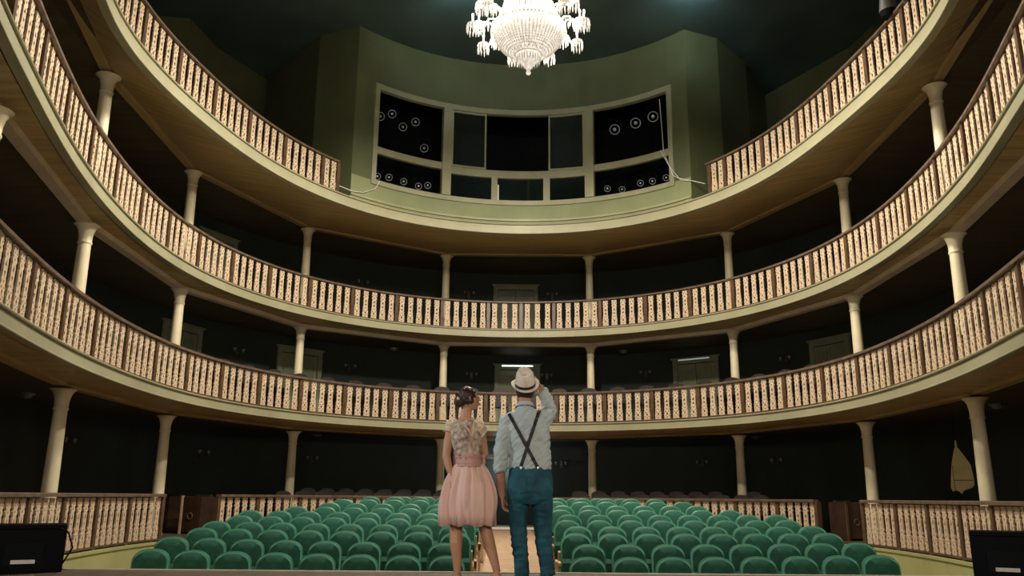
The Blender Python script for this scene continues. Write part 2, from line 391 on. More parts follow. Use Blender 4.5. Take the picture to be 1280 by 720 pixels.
# window, built of frame pieces
win = thing('window_1', None, None, kind='structure')
band(WL-.12, WR+.12, WT-.02, WT+.15, -.05, .1).ob('window_frame', M['frame'], win)
band(WL-.12, WR+.12, WB-.12, WB+.03, -.05, .1).ob('window_sill', M['frame'], win)
band(WL-.12, WL+.03, WB+.03, WT-.02, -.05, .1, 1).ob('window_frame', M['frame'], win)
band(WR-.03, WR+.12, WB+.03, WT-.02, -.05, .1, 1).ob('window_frame', M['frame'], win)
for s0, s1 in ((-2.55, -2.27), (1.92, 2.20)): band(s0, s1, WB+.03, WT-.02, -.09, .1, 1).ob('mullion', M['fascia'], win)
band(WL+.03, -2.55, 9.62, 9.83, -.03, .08).ob('transom', M['frame'], win)
band(2.20, WR-.03, 9.62, 9.83, -.03, .08).ob('transom', M['frame'], win)
band(-2.27, 1.92, 9.52, 9.76, -.03, .08).ob('transom', M['frame'], win)
for s0, s1 in ((-.98, -.80), (.62, .82)): band(s0, s1, WB+.03, 9.52, -.03, .08, 1).ob('mullion', M['frame'], win)
for s0, s1 in ((-2.25, -1.16), (.78, 1.90)):
    sh = band(s0, s1, 9.78, 9.84, .0, .05); 
    for a in (band(s0, s0+.05, 9.84, WT-.08, 0, .05, 1), band(s1-.05, s1, 9.84, WT-.08, 0, .05, 1), band(s0, s1, WT-.08, WT-.02, 0, .05)): sh.add(a.v, a.f)
    sh.ob('sash', M['frame'], win); band(s0+.05, s1-.05, 9.84, WT-.08, .02, .03).ob('pane', M['glass'], win)
for s0, s1, z0, z1 in ((-2.27, -.98, WB+.03, 9.52), (.82, 1.92, WB+.03, 9.52), (-.80, .62, WB+.03, 9.52)):
    band(s0, s1, z0, z1, .03, .04).ob('pane', M['glass'], win)
band(-.79, -.75, WB+.03, 9.30, -.01, .03, 1).ob('sash', M['white'], win)
# stage lanterns hung inside the booth window
def lantern(s, z, r, label, grp, o=.35):
    x, y, a = bpt(s, o)
    d = Vector((-x*.9, -(y-4), -(z-.5)))
    t = thing('stage_lantern', label, 'spotlight', (x, y, z), group=grp); t.rotation_euler = d.to_track_quat('Y', 'Z').to_euler()
    Rm = Matrix.Rotation(-PI/2, 4, 'X')
    def lay(mb): mb.v = [tuple(Rm @ Vector(v)) for v in mb.v]; return mb
    lay(MB().lathe([(r*.55, -.42), (r*.8, -.36), (r*.85, -.05), (r, 0), (r, .03), (r*.9, .03), (r*.9, -.04)], 16, caps=False)).ob('body', M['black'], t, True)
    lay(MB().lathe([(r*.80, .0), (r*.86, .045), (r*.96, .045), (r*1.0, .0)], 20, caps=False)).ob('ring', M['lens'], t, True)
    lay(MB().lathe([(.001, .02), (r*.30, .01), (r*.32, -.01)], 12, caps=False)).ob('lens', M['lens'], t, True)
    MB().tube([(-r*1.15, 0, -.1), (-r*1.15, 0, .14+r), (r*1.15, 0, .14+r), (r*1.15, 0, -.1)], .012, 6).ob('yoke', M['black'], t)
lows = [(-4.42, 9.08), (-4.05, 9.15), (-3.59, 9.13), (-3.13, 9.08), (-2.85, 9.16)]
for i, (s, z) in enumerate(lows): lantern(s, z, .105, 'round lantern in the lower left booth pane, %s from left' % ORD[i], 'lanterns in the booth window')
lows = [(2.50, 9.15), (2.94, 9.05), (3.50, 9.14), (3.87, 9.12), (4.3, 9.12)]
for i, (s, z) in enumerate(lows): lantern(s, z, .10, 'round lantern in the lower right booth pane, %s from left' % ORD[i], 'lanterns in the booth window')
for i, (s, z) in enumerate([(-4.42, 11.0), (-4.05, 11.2), (-3.69, 10.88), (-3.30, 11.15), (-3.0, 10.35)]): lantern(s, z, .13, 'hanging lantern in the upper left booth opening, %s from left' % ORD[i], 'lanterns in the booth window')
for i, (s, z) in enumerate([(2.76, 11.06), (3.41, 11.12), (3.96, 11.18)]): lantern(s, z, .165, 'large round lantern in the upper right booth opening, %s from left' % ORD[i], 'lanterns in the booth window')
# cables at the booth
def cable(name, pts, label, r=.012, m='white'):
    o = MB().tube(pts, r, 6).ob(name, M[m], None, True); tag(o, label, 'cable')
def bp3(s, z, o=-.05): x, y, a = bpt(s, o); return (x, y, z)
cable('cable', [bp3(4.40, 11.45), bp3(4.45, 10.4), bp3(4.50, 9.75, -.1), bp3(4.75, 8.95), bp3(5.05, 8.72), bp3(5.4, 8.60)], 'thin white cable hanging beside the right edge of the booth window')
cable('cable', [bp3(4.40, 9.8, -.1), bp3(4.62, 9.3), bp3(4.95, 8.8), bp3(5.35, 8.62), bp3(5.8, 8.40, -.02)], 'second white cable drooping from the booth window to the right balustrade')
cable('cable', [bp3(-4.55, 8.78), bp3(-4.7, 8.5), bp3(-5.1, 8.28), bp3(-5.45, 8.22), bp3(-5.9, 8.25, -.02)], 'pale cable drooping from the left corner of the booth window')

# lanterns clipped to the top balustrade
def clip_lantern(s, label, sgn):
    x, y, a = Arc(2, .0).at(s)
    t = thing('stage_lantern', label, 'spotlight', (x, y, 9.02))
    MB().tube([(0, 0, -.02), (0, 0, .34)], [.17, .13], 14).ob('body', M['metal'], t, True); MB().tube([(0, 0, -.13), (0, 0, -.02)], [.13, .17], 14).ob('lens_hood', M['black'], t, True)
    MB().box(-.03, .03, -.02, .2, -.02, .03).ob('clamp', M['black'], t)
clip_lantern(13.28, 'grey and black lantern clamped on the top balustrade, upper right of the picture', 1)
clip_lantern(-14.1, 'grey lantern clamped on the top balustrade, upper left of the picture', -1)

# ------------------------------------------------------------------ doors, sconces, ceiling lights in the galleries
def gdoor(n, th_, z0, wd, h, wall_off=2.4, strip_light=None):
    x, y = PW(th_, wall_off-.02); x2, y2 = PW(th_+.01, wall_off-.02); a = math.atan2(y2-y, x2-x)
    d = link('door_%d' % n, None, None, (x, y, z0), a); tag(d, kind='structure')
    hw = wd/2
    MB().box(-hw-.16, -hw, -.09, .03, 0, h+.16).box(hw, hw+.16, -.09, .03, 0, h+.16).box(-hw, hw, -.09, .03, h, h+.16).ob('door_frame', M['door'], d)
    MB().box(-hw-.22, hw+.22, -.12, .03, h+.16, h+.21).ob('cornice', M['door'], d)
    for s in (-1, 1):
        x0, x1 = (s*.01, s*(hw-.01)) if s > 0 else (-(hw-.01), -.01)
        lf = MB().box(x0, x1, -.03, .02, 0, h-.02).ob('door_leaf', M['door'], d)
        for z0_, z1_ in ((.2, .95), (1.1, h-.2)):
            MB().box(x0+.10, x1-.10, -.052, -.03, z0_, z0_+.03).box(x0+.10, x1-.10, -.052, -.03, z1_-.03, z1_).box(x0+.10, x0+.13, -.052, -.03, z0_, z1_).box(x1-.13, x1-.10, -.052, -.03, z0_, z1_).ob('panel_moulding', M['door'], lf)
    if strip_light:
        t = thing('strip_light', strip_light[0], 'light', (x+math.sin(a)*.17, y-math.cos(a)*.17, z0+h+.12), a)
        MB().box(-.58, .58, -.03, .05, -.03, .03).ob('housing', M['white'], t)
        MB().tube([(-.56, -.045, -.01), (.56, -.045, -.01)], .018, 8).ob('tube', emis('strip_tube', (.8, 1, .95), strip_light[1]), t)
W_ = lambda u, v=440: None
def th_of(ax, y_, k=0):            # polar angle of the wall point seen along plan direction (ax, 1)
    best = min(((abs((PW(t)[0]-CAMX)/PW(t)[1]-ax), t) for t in TH), key=lambda q_: q_[0]); 
    lo = best[1]
    ts = [lo-.03+.06*i/60 for i in range(61)]
    return min(ts, key=lambda t: abs((PW(t)[0]-CAMX)/PW(t)[1]-ax))
gdoor(1, th_of(.0115, 0), ZT[0]-.03, 1.35, 2.42, strip_light=('glowing greenish-white tube light over the central door of the lowest balcony', 3.0))
gdoor(2, th_of(-.257, 0), ZT[0]-.03, 1.35, 2.42)
gdoor(3, th_of(.232, 0), ZT[0]-.03, 1.35, 2.42, strip_light=('dim tube light over the door right of centre, lowest balcony', .25))
gdoor(4, th_of(-.405, 0), ZT[0]-.03, 1.2, 2.42)
gdoor(5, th_of(.400, 0), ZT[0]-.03, 1.2, 2.42)
gdoor(6, th_of(.009, 0), ZT[1]-.03, 1.35, 2.30)
gdoor(7, th_of(-.372, 0), ZT[1]-.03, 1.2, 2.30)
light('foyer_light', 'POINT', (-.4, 29.5, 1.0), 30, (.75, .92, 1), shadow_soft_size=.15)
# bright doorway at the end of the central aisle
tag(MB().box(-1.5, -1.35, 28.9, 29.2, -.92, 1.3).box(.75, .9, 28.9, 29.2, -.92, 1.3).box(-1.5, .9, 28.9, 29.2, 1.3, 1.42).ob('door_8', M['white']), kind='structure')
def sconce(ax, z, lab):
    t0 = th_of(ax, 0); x, y = PW(t0, 2.38); x2, y2 = PW(t0+.01, 2.38); a = math.atan2(y2-y, x2-x)
    t = thing('wall_sconce', lab, 'wall light', (x, y, z), a, 'unlit twin glass wall lights')
    MB().box(-.05, .05, -.03, .03, -.12, .12).ob('backplate', M['darkmetal'], t)
    for s in (-1, 1):
        MB().tube([(0, -.04, -.05), (s*.09, -.08, -.09), (s*.17, -.12, -.02)], .010, 6).ob('arm', M['darkmetal'], t)
        MB().lathe([(.015, 0), (.04, .03), (.05, .09), (.046, .11)], 10, (s*.17, -.12, -.02)).ob('glass_shade', M['dimglass'], t, True)
for ax, z, lab in [(-.366, 1.15, 'twin glass wall light, ground floor, left behind second column'), (-.235, 1.15, 'twin glass wall light, ground floor, left of the couple'), (.065, 1.15, 'twin glass wall light, ground floor, right of the man'),
                   (.235, 1.15, 'twin glass wall light, ground floor, near the fourth right column'), (-.53, 1.15, 'twin glass wall light, ground floor, behind the far left column'), (.325, 1.15, 'twin glass wall light, ground floor, farthest right'),
                   (-.195, 4.3, 'twin glass wall light, lowest balcony, left of centre'), (-.335, 4.3, 'twin glass wall light, lowest balcony, farthest left'), (-.045, 4.3, 'twin glass wall light beside the central door, lowest balcony'),
                   (.048, 4.3, 'twin glass wall light, lowest balcony, just right of the central door'), (.17, 4.3, 'twin glass wall light, lowest balcony, right of centre'), (.345, 4.3, 'twin glass wall light, lowest balcony, farthest right'),
                   (-.185, 7.35, 'twin glass wall light, middle balcony, left of centre'), (-.05, 7.35, 'twin glass wall light, middle balcony, just left of its door'), (.055, 7.35, 'twin glass wall light, middle balcony, right of its door')]:
    sconce(ax, z, lab)
def dome(ax, r_, z, lab):
    t = thing('ceiling_dome_light', lab, 'ceiling light', (CAMX+ax*r_, r_, z), group='unlit glass dome lights')
    MB().lathe([(.17, 0), (.17, -.03), (.15, -.035)], 20).ob('rim', M['metal'], t, True)
    MB().lathe([(.15, -.035), (.13, -.07), (.08, -.10), (.01, -.115)], 20).ob('glass_bowl', M['dimglass'], t, True)
for ax, r_, z, lab in [(-.230, 27.6, ZB[0], 'white glass dome light under the lowest balcony, left of centre'), (.300, 26.6, ZB[0], 'white glass dome light under the lowest balcony, right of centre'), (.598, 17.0, ZB[0], 'white glass dome light under the lowest balcony, far right'),
                       (-.585, 16.6, ZB[0], 'white glass dome light under the lowest balcony, far left'), (-.141, 28.7, ZB[1], 'white glass dome light under the middle balcony, left of centre'), (.142, 28.7, ZB[1], 'white glass dome light under the middle balcony, right of centre')]:
    dome(ax, r_, z+.03, lab)

# ------------------------------------------------------------------ green theatre seats
def seat_parts():
    pr = []
    def back(hw, z0, z1, rc, y0, y1, bul):
        # rounded-top panel leaning back
        out = [(-hw*.92, z0), (-hw, z0+.15)]
        n = 14
        for i in range(n+1):
            a = PI*i/n; ca = math.cos(a); out.append((-hw*math.copysign(abs(ca)**.84, ca), z1-rc+rc*math.sin(a)**.9))
        out += [(hw, z0+.15), (hw*.92, z0)]
        c = (0, (z0+z1)/2)
        mb = MB(); k = len(out); vs = []
        def pt(p, s, y): 
            x = c[0]+(p[0]-c[0])*s; z = c[1]+(p[1]-c[1])*s; return (x, y+(z-z0)*.20, z)
        vs += [pt(p, 1, y1) for p in out]+[pt(p, 1, y0+bul) for p in out]+[pt(p, .93, y0) for p in out]+[pt(p, .6, y0-bul*.35) for p in out]
        fs = [tuple(range(k))]
        for r in range(3):
            for i in range(k): j = (i+1) % k; fs.append((r*k+i, r*k+j, (r+1)*k+j, (r+1)*k+i))
        fs.append(tuple(range(3*k, 4*k)))
        return mb.add(vs, fs)
    a = back(.238, .30, .94, .17, .04, .085, .015).mesh('back_shell', M['shell'], True)
    b = back(.226, .34, .926, .163, -.005, .055, .03).mesh('back_pad', M['seat'], True)
    s = MB(); 
    pts = []
    for z, y, r in ((.36, -.02, .0), (.37, -.10, 0), (.56, -.13, 0), (.62, -.09, 0), (.60, -.02, 0)): pts.append((y, z))
    n = len(pts); vs = [(x, y, z) for x in (-.22, .22) for y, z in pts]
    fs = [tuple(range(n)), tuple(range(n, 2*n))]+[(i, (i+1) % n, n+(i+1) % n, n+i) for i in range(n)]
    s = MB().add(vs, fs); s.v = [(x, y, z-.03) for x, y, z in s.v]
    c = s.mesh('seat_pad', M['seat'])
    st = MB().box(-.275, -.245, -.16, .10, 0, .50).mesh('side_stand', M['stand'])
    ar = MB().box(-.285, -.235, -.26, .14, .50, .54).mesh('armrest', M['woodarm'])
    return a, b, c, st, ar
SP = seat_parts()
END = MB().box(-.02, .02, -.30, .16, 0, .10).box(-.02, .02, -.30, -.22, .1, .56).box(-.02, .02, .06, .16, .1, .56).box(-.02, .02, -.30, .16, .46, .56).mesh('end_frame', M['woodarm'])
rows = 11
for k in range(rows):
    y0 = 10.92+.90*k
    for side in (-1, 1):
        n = 8
        if k >= 6: n = [7, 6, 6, 5, 4][k-6] if k-6 < 5 else 3
        for j in range(n):
            x = (-1.17-.557*j) if side < 0 else (.63+.555*j)
            if k % 2 and False: x += .0
            xs = x + (0 if k % 2 == 0 else (-.10 if side < 0 else .10))
            y = y0+.014*(xs+.26)**2
            rz = -.045*(xs+.26)
            z = fz(y)
            rown = ['front', 'second', 'third', 'fourth', 'fifth', 'sixth', 'seventh', 'eighth', 'ninth', 'tenth', 'rearmost'][k]
            t = thing('theatre_seat', 'green theatre seat, %s row, %s from the aisle, %s block' % (rown, ORD[j], 'left' if side < 0 else 'right'), 'seat', (xs, y, z), rz, 'green stalls seats')
            link('back_shell', SP[0], t); link('back_pad', SP[1], t); link('seat_pad', SP[2], t); link('side_stand', SP[3], t); link('armrest', SP[4], t)
            if j == 0: e = link('end_frame', END, t, (.30 if side < 0 else -.30, 0, 0))
# dark gallery seats behind the rails
gs_b = MB(); 
out = [(-.23, 0), (-.24, .3)]+[(-.24*math.cos(PI*i/10), .42+.1*math.sin(PI*i/10)) for i in range(11)]+[(.24, .3), (.23, 0)]
n = len(out); gs_b.add([(x, 0, z) for x, z in out]+[(x, .07, z) for x, z in out], [tuple(range(n)), tuple(range(n, 2*n))]+[(i, (i+1) % n, n+(i+1) % n, n+i) for i in range(n)])
gs_b = gs_b.mesh('backrest', M['darkseat']); gs_s = MB().box(-.22, .22, -.38, .02, -.02, .08).mesh('seat_cushion', M['darkseat'])
gs_l = MB().box(-.24, -.20, -.36, .02, -.5, .02).mesh('leg_panel', M['darkwood'])
gs_r = MB().box(.20, .24, -.36, .02, -.5, .02).mesh('leg_panel', M['darkwood'])
def ordw(n):
    n = int(n); return ORD[n-1] if n <= len(ORD) else {14: 'fourteenth', 15: 'fifteenth', 16: 'sixteenth', 17: 'seventeenth', 18: 'eighteenth', 19: 'nineteenth', 20: 'twentieth'}.get(n, '%dth' % n)
def gseat(x, y, z, a, label, group):
    t = thing('gallery_seat', label, 'seat', (x, y, z), a, group)
    link('backrest', gs_b, t, (0, 0, .52)); link('seat_cushion', gs_s, t, (0, 0, .44)); link('leg_panel', gs_l, t, (0, 0, .5)); link('leg_panel', gs_r, t, (0, 0, .5))
GS = []
for l, off, grp, lab in ((0, .72, 'dark seats on the lowest balcony', 'dark rounded seat back just above the lowest balcony handrail'),):
    ar_ = Arc(l, off); s = -17.2
    while s < 17.3:
        if min(math.hypot(ar_.at(s)[0]-cx, ar_.at(s)[1]-cy) for cx, cy in COLS) > .45:
            x, y, a = ar_.at(s); GS.append((x, y, ZT[l]+.10, a, grp))
        s += .92
    for i, (x, y, z, a, grp) in enumerate(GS):
        h_ = len(GS)//2; w_ = ordw(h_-i if i < h_ else i-h_+1)
        gseat(x, y, z, a, 'dark seat back over the lowest balcony rail, %s from centre, %s side' % (w_, 'left' if i < h_ else 'right'), grp)
GG = []
for off, dz, rn in ((.9, .0, 'front'), (1.9, .10, 'rear')):
    ar_ = Arc(0, off); s = -7.4
    while s < 7.5:
        if abs(s) > 1.3 and min(math.hypot(ar_.at(s)[0]-cx, ar_.at(s)[1]-cy) for cx, cy in COLS) > .5:
            x, y, a = ar_.at(s); GG.append((x, y, -.93+dz, a, rn, s))
        s += .62
for rn in ('front', 'rear'):
    for sd in (-1, 1):
        for i, (x, y, z, a, r_, s) in enumerate(sorted([q_ for q_ in GG if q_[4] == rn and q_[5]*sd > 0], key=lambda q_: abs(q_[5]))):
            gseat(x, y, z, a, 'dark ground floor seat behind the %s low balustrade, %s row, %s from aisle' % ('left' if sd < 0 else 'right', rn, ordw(i+1)), 'dark seats on the ground floor')
# the two wooden seat ends seen through the gaps in the balustrade
def row_end(ax, y, label, flip):
    t = thing('bench_seat', label, 'seat', (CAMX+ax*y, y, -.93), -.3*flip)
    MB().box(-.28, -.23, -.3, .3, 0, .88).ob('side_panel', M['darkwood'], t)
    MB().box(.23, .28, -.3, .3, 0, .88).ob('side_panel', M['darkwood'], t)
    MB().box(-.285, -.225, -.32, -.29, .0, .9).ob('edge_strip', M['woodarm'], t) if flip > 0 else MB().box(-.285, -.225, -.32, -.29, .0, .9).ob('edge_strip', M['post'], t)
    MB().box(-.22, .22, .12, .2, .4, .92).ob('backrest', M['darkseat'], t); MB().box(-.22, .22, -.24, .12, .38, .46).ob('seat_cushion', M['darkseat'], t)
    e = MB().box(-.23, .23, -.305, -.285, .05, .86).ob('front_panel', M['darkwood'], t)
    MB().lathe([(.05, 0), (.07, .015), (.09, 0)], 12, caps=False).ob('emblem_ring', M['post'], e, loc=(0, -.31, .42)).rotation_euler = (PI/2, 0, 0)
row_end(-.362, 20.9, 'dark wooden seat with a pale edge strip in the left gap of the balustrade', 1)
row_end(-.398, 21.6, 'dark wooden seat with carved ring emblem in the left gap of the balustrade', 1.2)
row_end(.402, 20.4, 'brown wooden seat end with ring emblem in the right gap of the balustrade', -1)

# ------------------------------------------------------------------ pointed cream cloth in the right box
t = thing('pointed_banner', 'pale yellow pointed banner with scalloped foot hanging in the right ground floor box', 'banner', (CAMX+.5405*18.3, 18.3, .17), -.45)
o2 = [(0, 1.02), (-.05, .93), (-.13, .62), (-.17, .35), (-.20, .12), (-.17, .03), (-.10, .055), (-.04, .03), (0, -.02), (.05, .05), (.12, .08), (.20, .10), (.26, .16), (.27, .28), (.24, .60), (.12, .82)]
n = len(o2); MB().add([(x, 0, z) for x, z in o2]+[(x, .02, z) for x, z in o2], [tuple(range(n)), tuple(range(n, 2*n))]+[(i, (i+1) % n, n+(i+1) % n, n+i) for i in range(n)]).ob('cloth', M['cream'], t)
MB().tube([(0, 0, 1.0), (0, 0, 1.13)], [.03, .015], 8).ob('tip', M['white'], t)
MB().box(-.12, .25, -.012, 0, .26, .275).ob('seam', M['post'], t); MB().box(-.125, -.115, -.012, 0, .05, .6).ob('seam', M['post'], t)
MB().tube([(0, .02, 1.1), (0, .02, 1.78)], .006, 5).ob('cord', M['black'], t)

# ------------------------------------------------------------------ stage monitors
def monitor(x0, x1, y0, h, label, hx):
    xc = (x0+x1)/2; hw = (x1-x0)/2
    t = thing('stage_monitor', label, 'loudspeaker', (xc, y0, STZ), .50 if xc < 0 else -.50)
    mb = MB(); pr = [(-.02, 0), (.0, h), (.38, h), (.40, h-.04), (.40, 0)]
    n = len(pr); mb.add([(x, y, z) for x in (-hw, hw) for y, z in pr], [tuple(range(n)), tuple(range(n, 2*n))]+[(i, (i+1) % n, n+(i+1) % n, n+i) for i in range(n)])
    cb = mb.ob('cabinet', M['black'], t)
    bv = cb.modifiers.new('bevel', 'BEVEL'); bv.width = .015; bv.segments = 2
    MB().box(-hw+.02, hw-.02, -.028, -.015, .03, .045).box(-hw+.02, hw-.02, -.028, -.005, h-.04, h-.03).ob('panel_edge', M['black'], t)
    MB().box(hx-.10, hx+.10, -.034, -.008, .085, .12).ob('grip', M['metal'], t)
    MB().box(-hw+.06 if hx > 0 else hw-.12, -hw+.12 if hx > 0 else hw-.06, -.026, .0, h-.12, h-.07).ob('badge', M['metal'], t)
    MB().box(hx-.16, hx+.16, -.024, -.008, .07, .27).ob('connector_plate', M['dark'], t)
MY = 8.02
monitor(CAMX-.660*MY, CAMX-.521*MY, MY, .44, 'black stage monitor at the left front edge of the stage', .22)
monitor(CAMX+.553*MY, CAMX+.70*MY, MY, .45, 'black stage monitor at the right front edge of the stage', -.30)
cable('cable', [(CAMX-.523*MY, MY+.05, -.32), (CAMX-.517*MY, MY+.10, -.36), (CAMX-.513*MY, MY+.15, -.50), (CAMX-.53*MY, MY+.2, STZ+.02)], 'thin dark cable looping from the left stage monitor', .008, 'black')

# ------------------------------------------------------------------ chandelier
CH = Vector((-.06, 15.0, 9.30))
ch = thing('chandelier', 'huge glowing crystal chandelier with candle arms hanging over the stalls', 'chandelier', CH)
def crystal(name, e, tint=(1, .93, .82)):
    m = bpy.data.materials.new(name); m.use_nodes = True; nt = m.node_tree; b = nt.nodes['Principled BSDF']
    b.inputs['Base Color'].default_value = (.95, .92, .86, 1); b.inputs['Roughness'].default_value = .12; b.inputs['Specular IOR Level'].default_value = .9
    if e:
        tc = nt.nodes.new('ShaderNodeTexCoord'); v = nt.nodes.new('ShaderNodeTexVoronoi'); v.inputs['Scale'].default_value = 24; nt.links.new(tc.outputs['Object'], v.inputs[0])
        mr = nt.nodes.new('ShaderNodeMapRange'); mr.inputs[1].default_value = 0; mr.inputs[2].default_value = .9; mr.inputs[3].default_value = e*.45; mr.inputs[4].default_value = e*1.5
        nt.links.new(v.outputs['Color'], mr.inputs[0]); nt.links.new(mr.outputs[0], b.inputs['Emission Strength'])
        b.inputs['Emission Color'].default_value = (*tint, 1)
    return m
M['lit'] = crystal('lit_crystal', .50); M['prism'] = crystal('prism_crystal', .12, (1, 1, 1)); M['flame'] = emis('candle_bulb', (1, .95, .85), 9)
M['brass'] = mat('chandelier_metal', (.55, .50, .40), .3, .1, 6, metal=.7)
def rb(z):                          # bowl radius by depth below the rim
    d = -z/.62; return .72*math.sqrt(max(0, 1-d**1.8))
bowl = [(rb(-z*.62/12), -z*.62/12) for z in range(0, 12)]+[(.10, -.61)]
MB().lathe([(r*.96+.002, z) for r, z in bowl], 40).ob('bowl', M['lit'], ch, True)
MB().lathe([(.21, -.54), (.235, -.58), (.22, -.66), (.15, -.76), (.07, -.86), (.03, -.93), (.05, -.96), (.045, -1.0), (.005, -1.03)], 24).ob('finial', M['lit'], ch, True)
MB().lathe([(.725, -.02), (.76, .0), (.76, .04), (.725, .06)], 40, caps=False).ob('rim', M['brass'], ch, True)
def bead(mb, p, r, e=1.35):
    x, y, z = p
    mb.add([(x+r, y, z), (x, y+r, z), (x-r, y, z), (x, y-r, z), (x, y, z+r*e), (x, y, z-r*e)], [(0, 1, 4), (1, 2, 4), (2, 3, 4), (3, 0, 4), (1, 0, 5), (2, 1, 5), (3, 2, 5), (0, 3, 5)])
mb = MB()
for k in range(56):
    a = 2*PI*k/56
    for j in range(17):
        z = -.60*(j+.3)/17; r = rb(z)+.012
        if j % 2 and r < .35 and k % 2: continue
        bead(mb, (r*math.cos(a), r*math.sin(a), z), .019+random.random()*.004)
tag(mb.ob('bowl_beads', M['prism'], ch), kind='stuff')
mb = MB()
for k in range(44):
    a = 2*PI*k/44
    for j in range(16):
        f = j/15; r = .72-.36*f**.7+.03*math.sin(PI*f); z = .06+.85*f
        bead(mb, (r*math.cos(a), r*math.sin(a), z), .018+random.random()*.004)
tag(mb.ob('crown_strings', M['prism'], ch), kind='stuff')
MB().lathe([(.30, .04), (.30, .3), (.26, .8), (.34, .92), (.34, 1.0), (.12, 1.1), (.05, 1.3)], 24).ob('core', M['lit'], ch, True)
MB().tube([(0, 0, 1.25), (0, 0, 4.1)], .03, 8).ob('hanging_rod', M['brass'], ch, True)
MB().lathe([(.35, 4.1), (.33, 4.02), (.1, 3.9), (.04, 3.8)], 20).ob('ceiling_rose', M['brass'], ch, True)
mb = MB()
for k in range(64):                 # fringe of prisms under the rim
    a = 2*PI*k/64; r = .77
    p = Vector((r*math.cos(a), r*math.sin(a), -.01)); mb.tube([p, p-Vector((0, 0, .05)), p-Vector((0, 0, .15))], [.004, .014, .004], 4)
tag(mb.ob('rim_prisms', M['prism'], ch), kind='stuff')
mb = MB()
for k in range(26):
    a = 2*PI*k/26; r = .235
    p = Vector((r*math.cos(a), r*math.sin(a), -.60)); mb.tube([p, p-Vector((0, 0, .06)), p-Vector((0, 0, .17))], [.004, .014, .004], 4)
tag(mb.ob('finial_prisms', M['prism'], ch), kind='stuff')
# one arm in its own axes (along +x), shared by all
arm_pts = [(.70, 0, .02), (.80, 0, .17), (.92, 0, .18), (.99, 0, .05), (1.06, 0, -.02), (1.14, 0, .02), (1.15, 0, .09)]
arm_m = MB().tube(arm_pts, .019, 8).mesh('arm', M['prism'], True)
pan_m = MB().lathe([(.02, 0), (.09, .015), (.115, .04), (.105, .035), (.02, .02)], 14, (1.15, 0, .08)).mesh('drip_pan', M['prism'], True)
can_m = MB().tube([(1.15, 0, .1), (1.15, 0, .26)], .020, 8).mesh('candle', M['prism'], True)
fl_m = MB().ball((1.15, 0, .31), (.022, .022, .055), 8, 6).mesh('candle_bulb', M['flame'], True)
mb = MB()
for k in range(11):
    a = 2*PI*k/11; p = Vector((1.15+.115*math.cos(a), .115*math.sin(a), .10)); h = .20+.03*(k % 2)
    mb.tube([p, p-Vector((0, 0, .05))], .010, 4); mb.tube([p-Vector((0, 0, .06)), p-Vector((0, 0, .11)), p-Vector((0, 0, h))], [.006, .019, .005], 4)
for q_ in ((.83, .12), (.93, .10), (1.02, -.02)):
    p = Vector((q_[0], 0, q_[1])); mb.tube([p, p-Vector((0, 0, .05)), p-Vector((0, 0, .15))], [.005, .017, .004], 4)
pr_m = mb.mesh('prisms', M['prism'])
NA = 18
for k in range(NA):
    a = 2*PI*(k+.27)/NA; low = k % 2
    s_ = 1.0 if low else .93
    ar = link('arm', arm_m, ch, (0, 0, -.06 if low else .20), a); ar.scale = (s_, 1, 1)
    for nm, me in (('drip_pan', pan_m), ('candle', can_m), ('candle_bulb', fl_m), ('prisms', pr_m)): link(nm, me, ar)
    p = CH+Vector((math.cos(a)*1.15*s_, math.sin(a)*1.15*s_, (-.06 if low else .20)+.42))
    light('candle_light', 'POINT', p, 5, (1, .88, .72), shadow_soft_size=.06)
# upper tier of candles; added spots aimed straight down give the hall's main light
for k in range(8):
    a = 2*PI*(k+.5)/8
    ar = link('upper_arm', arm_m, ch, (0, 0, 1.05), a); ar.scale = (.8, 1, 1)
    for nm, me in (('drip_pan', pan_m), ('candle', can_m), ('candle_bulb', fl_m), ('prisms', pr_m)): link(nm, me, ar)
    light('added_downlight', 'SPOT', CH+Vector((math.cos(a)*1.2, math.sin(a)*1.2, 1.25)), 640, (1, .87, .70), CH+Vector((math.cos(a)*1.2, math.sin(a)*1.2, 0)), spot_size=PI, spot_blend=.5, shadow_soft_size=.12)
# added lamp with no fixture under the bowl, standing in for its bulbs
light('added_bowl_light', 'SPOT', CH-Vector((0, 0, 1.12)), 1700, (1, .88, .72), CH-Vector((0, 0, 3)), spot_size=PI, spot_blend=.15, shadow_soft_size=.2)
# two working lights on the ceiling, cool white
for x, lab in ((-1.65, 'left'), (4.45, 'right')):
    t = thing('ceiling_floodlight', 'small floodlight on the ceiling, %s of the chandelier, above the picture' % lab, 'light', (x, 18.5, 13.02))
    MB().lathe([(.05, -.15), (.13, -.08), (.16, .04), (.15, .04)], 14).box(-.3, -.12, -.02, .02, 0, .03).ob('body', M['black'], t, True); MB().tube([(-.28, 0, .0), (-.28, 0, .38)], .02, 6).ob('stem', M['black'], t)
    light('ceiling_flood', 'SPOT', (x, 18.9, 13.02), 170, (.8, .97, 1), (x, 19.9, 13.4), spot_size=2.2, spot_blend=1, shadow_soft_size=.1)
